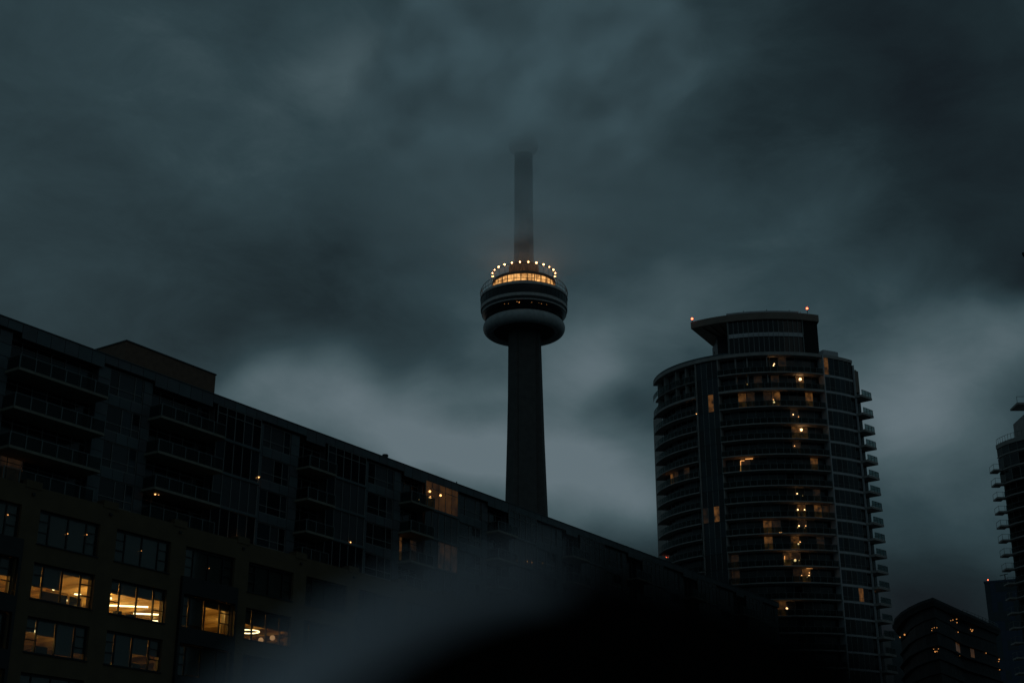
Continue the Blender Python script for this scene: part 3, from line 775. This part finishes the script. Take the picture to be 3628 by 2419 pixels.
# stepped right shoulder
m = MB(); arcband(m, E1, R_(24), R_(33.5), -10, -.3, 94.0, 95.0, 5); m.build('shoulder', spandrel, T2)
m = MB(); arcband(m, E1, R_(43.2), R_(50), -10, -.6, 88.0, 92.4, 3); m.build('shoulder', fascia, T2)
# penthouse: two glazed storeys
def E2(f, o=0): return EP(C1, 22, 17.6, f, o - 1.0)
pc = MB(); arcband(pc, E2, R_(-23), R_(24), -9, -.3, 94, 101, 16); pc.build('penthouse_core', blackin, T2)
PA, PB, PC_ = -24.5, 14.5, 23.5
k = 0
for (z0, z1) in ((94.15, 97.6), (98.4, 101.0)):
    for (d0, d1, n_, oo) in ((PA, PB, 15, 0), (PB + .4, PC_, 3, -.5)):
        for q in range(n_):
            a0 = d0 + (d1 - d0) * q / n_; a1 = d0 + (d1 - d0) * (q + 1) / n_
            m = MB(); arcband(m, E2, R_(a0 + .32), R_(a1), -.22 + oo, -.18 + oo, z0, z1, 1); m.build('penthouse_pane', darkgl, T2)
            m = MB(); arcband(m, E2, R_(a0), R_(a0 + .31), -.3 + oo, 0 + oo, z0, z1, 1); m.build('penthouse_mullion', whitefr, T2)
for (z0, z1) in ((93.9, 94.4), (97.6, 98.4)):
    for (d0, d1, n_, oo) in ((PA, PB, 15, 0), (PB + .4, PC_, 3, -.5)):
        for q in range(n_):
            a0 = d0 + (d1 - d0) * q / n_; a1 = d0 + (d1 - d0) * (q + 1) / n_
            m = MB(); arcband(m, E2, R_(a0 + .07), R_(a1 - .07), -.3 + oo, .04 + oo, z0 + .003, z1 - .003, 1); m.build('spandrel_panel', spandrel, T2)
m = MB(); arcband(m, E2, R_(PA - .5), R_(PA), -.6, .1, 94, 101, 1); m.build('rib', whitefr, T2)
m = MB(); arcband(m, E2, R_(PB), R_(PB + .4), -.6, .1, 94, 101, 1); m.build('rib', whitefr, T2)
m = MB(); m.box(40.2, 46, 260, 267, 94, 101); m.build('lift_core', clad2, T2)
MB().box(45, 58.6, 257, 276, 94, 101).build('lift_core', clad2, T2)
# canopy with a downstand fascia
def canopy(z0, z1, m, ins=0):
    arc = [E2(R_(d), .35 - ins) for d in [-46 + 2.5 * k_ for k_ in range(29)] if d <= 24.5]
    back = [(arc[-1][0], 274), (46, 274), (40.4 + ins, 266.4)]
    pl = arc + back; n = len(pl); o = len(m.v)
    m.v += [(p_[0], p_[1], z0) for p_ in pl] + [(p_[0], p_[1], z1) for p_ in pl]
    m.f.append(tuple(o + n - 1 - i for i in range(n))); m.m.append(0); m.f.append(tuple(o + n + i for i in range(n))); m.m.append(0)
    for i in range(n): j = (i + 1) % n; m.f.append((o + i, o + j, o + n + j, o + n + i)); m.m.append(0)
m = MB(); canopy(101.0, 102.35, m); m.build('roof_canopy', fascia, T2)
m = MB()
for d in (-40, -35, -30): 
    a_ = E2(R_(d), -.3); m.tube((a_[0], a_[1], 100.9), (46, 268, 100.9), .22, 4)
m.build('canopy_beam', fascia, T2)
m = MB(); arcband(m, E2, R_(-25), R_(13), -.6, .1, 102.353, 102.75, 14); arcband(m, E2, R_(13.6), R_(22), -.8, -.2, 102.353, 102.6, 4); m.build('roof_flashing', spandrel, T2)
for q in range(7):
    p_ = E2(R_(-22 + 6.1 * q), -.4); MB().tube((p_[0], p_[1], 102.7), (p_[0], p_[1], 102.9 + .25 * (q % 2)), .07, 5).build('roof_anchor', steel, T2)
MB().tube((40.3, 264.5, 101), (40.3, 264.5, 99.6), .06, 5).build('hanging_bracket', steel, T2)
MB().box(40.1, 40.5, 264.3, 264.7, 98.9, 99.3).build('hanging_lamp', steel, T2)
def beacon(p, parent, hgt=.5):
    MB().tube(p, (p[0], p[1], p[2] + hgt), .07, 6).build('beacon_post', steel, parent)
    MB().ball((p[0], p[1], p[2] + hgt + .2), .2, n=10).build('beacon', redl, parent, smooth=True)
    light('beacon_light', (p[0] - .1, p[1] - .5, p[2] + hgt + .3), 3, (1, .1, .04), parent, .2)
e_ = E2(R_(-45.2), .2); beacon((e_[0], e_[1], 102.35), T2)
e_ = E2(R_(18.2), 0); beacon((e_[0], e_[1], 102.6), T2, .8)
# ceiling and table lamps inside the flats
def tlamp(x, y, r, m_=hot, off=-1.35, E=E1, rng=(-90, 52)):
    rr = ray(x, y); best = None
    for k_ in range(rng[0] * 4, rng[1] * 4):
        p_ = E(R_(k_ / 4), off); e = abs(p_[0] / p_[1] - rr[0] / rr[1])
        if best is None or e < best[0]: best = (e, p_)
    p_ = best[1]; MB().ball((p_[0], p_[1], p_[1] * rr[2] / rr[1]), r * .85, n=8).build('lamp', m_, T2, smooth=True)
for x, y, r, m_ in ((2744, 1289, .13, hot), (2740, 1295, .13, hot), (2648, 1361, .09, warm), (2835, 1343, .30, hot), (2742, 1424, .2, hot), (2741, 1416, .1, warm), (2538, 1432, .12, warm), (2526, 1436, .1, warm), (2513, 1438, .1, warm), (2545, 1447, .15, hot),
                    (2467, 1467, .15, warm), (2810, 1468, .12, hot), (2829, 1476, .08, warm), (2840, 1522, .28, hot), (2816, 1579, .09, warm), (2825, 1748, .12, hot), (2843, 1755, .06, warm), (2827, 1805, .15, hot), (2851, 1805, .13, hot), (2385, 1719, .1, warm),
                    (2547, 1849, .18, hot), (2560, 1843, .07, warm), (2509, 1856, .08, warm), (2831, 1862, .14, hot), (2826, 1868, .09, warm), (2855, 1862, .09, warm), (2850, 1869, .07, warm), (2762, 1885, .06, warm), (2767, 1885, .06, warm),
                    (2829, 1926, .17, hot), (2835, 1919, .1, warm), (2928, 1953, .14, whl), (2818, 1984, .26, hot), (2831, 1984, .1, warm), (2606, 2071, .12, whl), (2566, 2056, .07, whl), (2866, 2037, .1, hot), (2841, 2037, .07, warm), (2860, 2043, .08, warm), (2868, 2028, .09, warm),
                    (3055, 2107, .12, warm), (3089, 2120, .16, hot), (2787, 2154, .22, hot), (2350, 1973, .07, redl)):
    tlamp(x, y, r, m_, -1.42)
# lit strip in a tenth-floor window
z, f = px_cell(2640, 1630)
def strip(x0, y0, x1, y1, m_=dimw):
    q = []
    for x, y in ((x0, y0), (x1, y1)):
        rr = ray(x, y); bb = min((abs(E1(R_(k_ / 4), -1.5)[0] / E1(R_(k_ / 4), -1.5)[1] - rr[0] / rr[1]), k_) for k_ in range(-360, 208))
        p_ = E1(R_(bb[1] / 4), -1.5); q.append((p_[0], p_[1], p_[1] * rr[2] / rr[1]))
    MB().tube(q[0], q[1], .06, 5).build('light_strip', m_, T2)
strip(2624, 1632, 2624, 1668); strip(2624, 1632, 2637, 1631); strip(2640, 1626, 2668, 1624); strip(2858, 2012, 2880, 2012); strip(2780, 1968, 2780, 1990); strip(3070, 2100, 3100, 2101)

# ================================================================== condominium tower at the right edge
C3 = (119.7, 289)
def E3(f, o=0): return EP(C3, 18, 14, f, o)
T3 = thing('edge_condominium_tower', 'curved condominium tower with small side balconies, cut off by the right edge of the view', 'building')
m = MB(); arcband(m, E3, R_(-88), R_(60), -12, -1.2, 0, 87.5, 30); m.build('core', blackin, T3)
Z3 = [89.1 - 2.97 * k for k in range(30)]
r3 = MB(); nw = 0; mesh3 = {}
for k, z in enumerate(Z3[1:]):
    solid = k < 3
    m = MB()
    arcband(m, E3, R_(-86), R_(40), -1.5, 0 if not solid else -.3, z - .25, z, 18)
    b = m.build('balcony' if not solid else 'floor_band', slabg, T3)
    if not solid:
        m = MB(); arcband(m, E3, R_(-80), R_(40), -.12, -.06, z + 1.02, z + 1.08, 18); m.build('railing', railmt, b)
        m = MB(); arcband(m, E3, R_(-80), R_(40), -.1, -.08, z + .05, z + 1.0, 18); m.build('railing_glass', railgl, b)
    for q in range(14):
        a0 = -86 + 8.5 * q; kd = random.choice([darkgl, darkgl, bluedk, greygl])
        if k == 2 and q in (4,): kd = lit2
        if k in (9, 12, 14) and q == 5: kd = lit2
        if k < 18 and nw < 290: cell_window(E3, R_(a0), R_(a0 + 8.5), -1.2 if not solid else -.45, z, 2.6, kd, T3, mesh3); nw += 1
        else: cell_window(E3, R_(a0), R_(a0 + 8.5), -1.2, z, 2.6, kd, T3, mesh3, join=r3)
    if k > 0:
        # little side balcony
        p_ = E3(R_(-84), 0); b = MB().box(p_[0] - 1.35, p_[0] + .3, p_[1] - 1.1, p_[1] + 1.6, z - .3, z + .02).build('side_balcony', slabg, T3)
        m = MB(); x0, x1, y0, y1 = p_[0] - 1.3, p_[0] + .25, p_[1] - 1.05, p_[1] + 1.55
        for (xa, ya) in ((x0, y0), (x0, y1), (x1 - .3, y0)): m.box(xa, xa + .06, ya, ya + .06, z + .02, z + 1.05)
        m.tube((x0, y0, z + 1.07), (x1, y0, z + 1.07), .04, 4); m.tube((x0, y0, z + 1.07), (x0, y1, z + 1.07), .04, 4); m.build('railing', railmt, b)
r3.build('window', [whitefr, darkgl, bluedk, greygl, lit1, lit2], T3, kind='stuff')
m = MB(); arcband(m, E3, R_(-86), R_(50), -13, -.3, 87.9, 88.8, 20); m.build('roof', slabg, T3)
m = MB(); arcband(m, E3, R_(-86), R_(50), -.6, -.54, 90.0, 90.06, 24)
for k in range(40): p_ = E3(R_(-86 + 3.4 * k), -.57); m.box(p_[0] - .03, p_[0] + .03, p_[1] - .03, p_[1] + .03, 88.8, 90.0)
m.build('roof_railing', railmt, T3)
MB().box(110, 124, 283, 298, 88.8, 96.6).build('upper_storeys', slabg, T3)
MB().box(104.6, 110, 279.5, 284, 95.1, 95.5).build('upper_balcony', slabg, T3)
m = MB()
for xx in (104.65, 106.5): m.box(xx, xx + .07, 279.6, 279.67, 95.5, 96.8)
m.tube((104.68, 279.63, 96.8), (109.9, 279.63, 96.8), .05, 4); m.build('upper_railing', railmt, T3)
MB().box(106.6, 109.4, 280.6, 282, 88.8, 90.6).build('roof_unit', steel, T3)

# ================================================================== low curved block with wide eaves
T4 = thing('curved_eaves_block', 'low dark block with a curved overhanging roof and scattered lit windows, between the two towers', 'building')
plan = [(119.5, 350), (113, 340.3), (105, 328.8), (98, 318.8), (91.9, 310.0), (90.5, 315), (89.7, 321.5), (89.5, 328), (90.1, 336), (92, 346), (98, 360), (120, 365)]
cx4 = sum(p[0] for p in plan) / len(plan); cy4 = sum(p[1] for p in plan) / len(plan)
def inset(p, d):
    vx, vy = cx4 - p[0], cy4 - p[1]; l = math.hypot(vx, vy); return (p[0] + vx / l * d, p[1] + vy / l * d)
def prism(m, pts, z0, z1, pts2=None, mi=0):
    n = len(pts); o = len(m.v); pts2 = pts2 or pts
    m.v += [(p[0], p[1], z0) for p in pts] + [(p[0], p[1], z1) for p in pts2]
    m.f.append(tuple(o + i for i in range(n))); m.m.append(mi); m.f.append(tuple(o + 2 * n - 1 - i for i in range(n))); m.m.append(mi)
    for i in range(n): j = (i + 1) % n; m.f.append((o + j, o + i, o + n + i, o + n + j)); m.m.append(mi)
m = MB(); prism(m, [inset(p, 2.6) for p in plan], 0, 58.6); m.build('core', blackin, T4)
m = MB(); prism(m, [inset(p, .9) for p in plan], 59.3, 60.3, plan); prism(m, plan, 60.303, 60.9); m.build('roof', darkst, T4)
m = MB(); prism(m, [inset(p, 2.2) for p in plan], 57.0, 59.3); m.build('attic_wall', darkst, T4)
r4 = {}
for k in range(13):
    z = 57.0 - 2.95 * (k + 1)
    m = MB(); prism(m, [inset(p, 1.2 if k % 3 else 1.6) for p in plan], z - .25, z); m.build('balcony', darkst, T4)
    for i in range(9):
        p0, p1 = inset(plan[i], 2.3), inset(plan[i + 1], 2.3); n_ = max(1, round(math.hypot(p1[0] - p0[0], p1[1] - p0[1]) / 2.2))
        for q in range(n_):
            a_ = (p0[0] + (p1[0] - p0[0]) * (q + 1) / n_, p0[1] + (p1[1] - p0[1]) * (q + 1) / n_); b_ = (p0[0] + (p1[0] - p0[0]) * q / n_, p0[1] + (p1[1] - p0[1]) * q / n_)
            w = math.hypot(b_[0] - a_[0], b_[1] - a_[1]); rz = math.atan2(b_[1] - a_[1], b_[0] - a_[0])
            if i < 4: pass
            kd = random.choice([mattgl, mattgl, mattgl, darkst]); rnd = random.random()
            if k < 7 and rnd < .02: kd = lit4
            key = (round(w, 1), kd.name)
            if key not in r4:
                mm = MB().box(0, .08, 0, .1, 0, 2.6, 0); mm.box(.08, w, .03, .05, .6, 2.6, 1); mm.box(.08, w, 0, .1, 0, .6, 2); r4[key] = mm.mesh('window', [steel, kd, darkst])
            inst('window', r4[key], T4, loc=(a_[0], a_[1], z), rz=rz)
def lamp4(x, y, r, m_=far):
    rr = ray(x, y); best = None
    pl = [inset(p, 2.05) for p in plan[:11]]
    for i in range(10):
        for t in range(20):
            px_, py_ = pl[i][0] + (pl[i + 1][0] - pl[i][0]) * t / 20, pl[i][1] + (pl[i + 1][1] - pl[i][1]) * t / 20
            e = abs(px_ / py_ - rr[0] / rr[1]) + (0 if py_ < 352 else 9)
            if best is None or e < best[0]: best = (e, px_, py_)
    MB().ball((best[1], best[2], CZ + best[2] * rr[2] / rr[1]), r, n=8).build('lamp', m_, T4, smooth=True)
for x, y, r in ((3205, 2247, .25), (3187, 2256, .16), (3312, 2307, .2), (3319, 2306, .12), (3400, 2319, .2), (3390, 2191, .18), (3403, 2187, .16), (3377, 2195, .12), (3391, 2204, .14), (3369, 2197, .1), (3395, 2238, .12), (3421, 2195, .12), (3438, 2228, .13), (3447, 2230, .15), (3443, 2234, .18),
                (3539, 2334, .16), (3538, 2342, .12), (3541, 2366, .14), (3543, 2371, .12), (3494, 2312, .12), (3302, 2225, .08), (3320, 2222, .1), (3310, 2222, .1), (3325, 2297, .1), (3308, 2298, .1), (3300, 2232, .1)):
    lamp4(x, y, r * .8)
m = MB()
for i in (0, 1):
    a_, b_ = inset(plan[i], 1), inset(plan[i + 1], 1)
    for zz in (61.4, 61.9): m.tube((a_[0], a_[1], zz), (b_[0], b_[1], zz), .05, 4)
    for t in range(6): x_ = a_[0] + (b_[0] - a_[0]) * t / 5; y_ = a_[1] + (b_[1] - a_[1]) * t / 5; m.box(x_ - .04, x_ + .04, y_ - .04, y_ + .04, 60.9, 61.9)
m.build('roof_railing', railmt, T4)

# ================================================================== blue glass office tower
T5 = thing('blue_glass_tower', 'flat-topped blue glass office tower with a red beacon, behind the right-hand buildings', 'building', (187, 560, 0), R_(-25))
MB().box(0, 30, 0, 25, 0, 114.2).build('core', bluegl, T5)
pn = MB().box(.05, 1.95, -.08, 0, .1, 3.7).mesh('glass_panel', bluedk); pn2 = MB().box(.05, 1.95, -.08, 0, .1, 3.7).mesh('glass_panel', bluegl)
for a_ in range(12):
    for b_ in range(13): inst('glass_panel', random.choice([pn, pn2, pn2]), T5, loc=(2 * a_, -.002, 110.4 - 3.8 * b_))
MB().box(-.2, 30.2, -.2, 25.2, 114.2, 115).build('parapet', bluegl, T5)
beacon((1.5, .3, 115), T5, .3)
m = MB(); m.tube((8, 1, 115), (8, 1, 117.4), .2, 5); m.tube((6, 1, 116.9), (9.2, 1, 117.4), .15, 5); m.tube((14, 1, 115), (14, 1, 119.5), .15, 5); m.tube((11.5, 1, 119.3), (17, 1, 119.9), .15, 5); m.build('roof_davit', steel, T5)
for dx, dz in ((6.2, 58), (8.2, 57.5), (5, 55.5), (7.5, 55)): MB().ball((2.2 * dx - 1, -.3, 38 + dz * .5), .25, n=8).build('lamp', dimw, T5, smooth=True)
T6 = thing('distant_block', 'small pale distant block low in the gap beside the round tower', 'building', (184.6, 700, 0))
m = MB(); m.box(0, 14, 0, 14, 0, 117.5); m.build('wall', clad, T6); MB().box(-.4, 14.4, -.4, 14.4, 117.5, 119).build('parapet', clad2, T6)

# ================================================================== tower sliver at the very edge
T7 = thing('edge_apartment_tower', 'very tall dark tower whose corners only just touch the upper right edge', 'building', (59, 150, 0), R_(-32))
MB().box(5.0, 24, 1, 26, 0, 97.6).build('upper_storeys', darkst, T7)
MB().box(1.4, 24, .5, 26, 0, 68.6).build('lower_storeys', darkst, T7)
bm_ = MB().box(0, 24, 0, 27, 0, .28).mesh('balcony', darkst); bu_ = MB().box(3.7, 24, .4, 27, 0, .28).mesh('balcony', darkst)
rl_ = MB(); rl_.box(3.75, 24, .42, .46, 1.0, 1.06)
for k in range(12): rl_.box(3.75 + 1.8 * k, 3.80 + 1.8 * k, .42, .46, .28, 1.0)
rl_ = rl_.mesh('railing', railmt)
for k in range(23): inst('balcony', bm_, T7, loc=(0, 0, 70.0 - 3 * k))
for k in range(10): b_ = inst('balcony', bu_, T7, loc=(0, 0, 97.6 - 3 * k)); inst('railing', rl_, b_)
# ================================================================== blurred foreground post close to the lens
def post():
    m = MB(); n = 64
    Yc = .50; cxp = .5 * (1985 - 1814) / F_PX
    r0 = ray(1985, 1965); ztop = CZ + r0[2] / r0[1] * Yc
    a, b = .172, .15
    outl = []
    for k in range(n + 1):
        t = math.pi * (1 - k / n); outl.append((cxp + a * math.cos(t), ztop - b + b * math.sin(t), t))
    rows = []
    nf = 10
    for (x, z, t) in outl:
        u = (math.cos(t) + 1) / 2          # 0 left .. 1 right
        r = .052 * max(0, 1 - 1.25 * u) ** 2.0 + .0025
        nx, nz = math.cos(t) / a, math.sin(t) / b; l = math.hypot(nx, nz); nx /= l; nz /= l
        row = [(x, Yc + .25, z), (x, Yc + r, z)]
        for q in range(1, nf + 1):
            w = math.pi / 2 * q / nf
            row.append((x - nx * r * (1 - math.cos(w)), Yc + r - r * math.sin(w), z - nz * r * (1 - math.cos(w))))
        xc_, zc_ = cxp + (x - cxp) * .35, z - (z - (ztop - b)) * .55
        row.append((x * .5 + xc_ * .5, Yc + .012, row[-1][2] * .5 + zc_ * .5 - .0)); row.append((xc_, Yc + .03, zc_))
        row.append((cxp, Yc + .05, ztop - b - .05))
        rows.append(row)
    w = len(rows[0])
    for r in rows: m.v += r
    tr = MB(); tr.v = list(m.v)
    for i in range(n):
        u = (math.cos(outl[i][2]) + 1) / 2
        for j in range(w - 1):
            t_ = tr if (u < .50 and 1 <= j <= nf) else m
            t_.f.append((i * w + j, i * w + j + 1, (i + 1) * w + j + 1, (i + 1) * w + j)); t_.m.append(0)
    zb = ztop - b
    m.box(cxp - a + .0005, cxp + a - .0005, Yc + .01, Yc + .249, 0, zb)
    return m, tr
PT = thing('rounded_post', 'out-of-focus black rounded post top with sky light painted as a grey edge, close to the lens along the bottom', 'post', (.02, .6, 0))
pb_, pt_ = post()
for q, nm, mt in ((pb_, 'body', mat('matt_black_rubber', (.006, .006, .006), .95, spec=.1, scale=30)), (pt_, 'painted_sky_rim', mat('grey_sky_rim_paint', (.78, .72, .78), .8, scale=30, var=.1))):  # pale rim colour stands in for sky light along the black edge
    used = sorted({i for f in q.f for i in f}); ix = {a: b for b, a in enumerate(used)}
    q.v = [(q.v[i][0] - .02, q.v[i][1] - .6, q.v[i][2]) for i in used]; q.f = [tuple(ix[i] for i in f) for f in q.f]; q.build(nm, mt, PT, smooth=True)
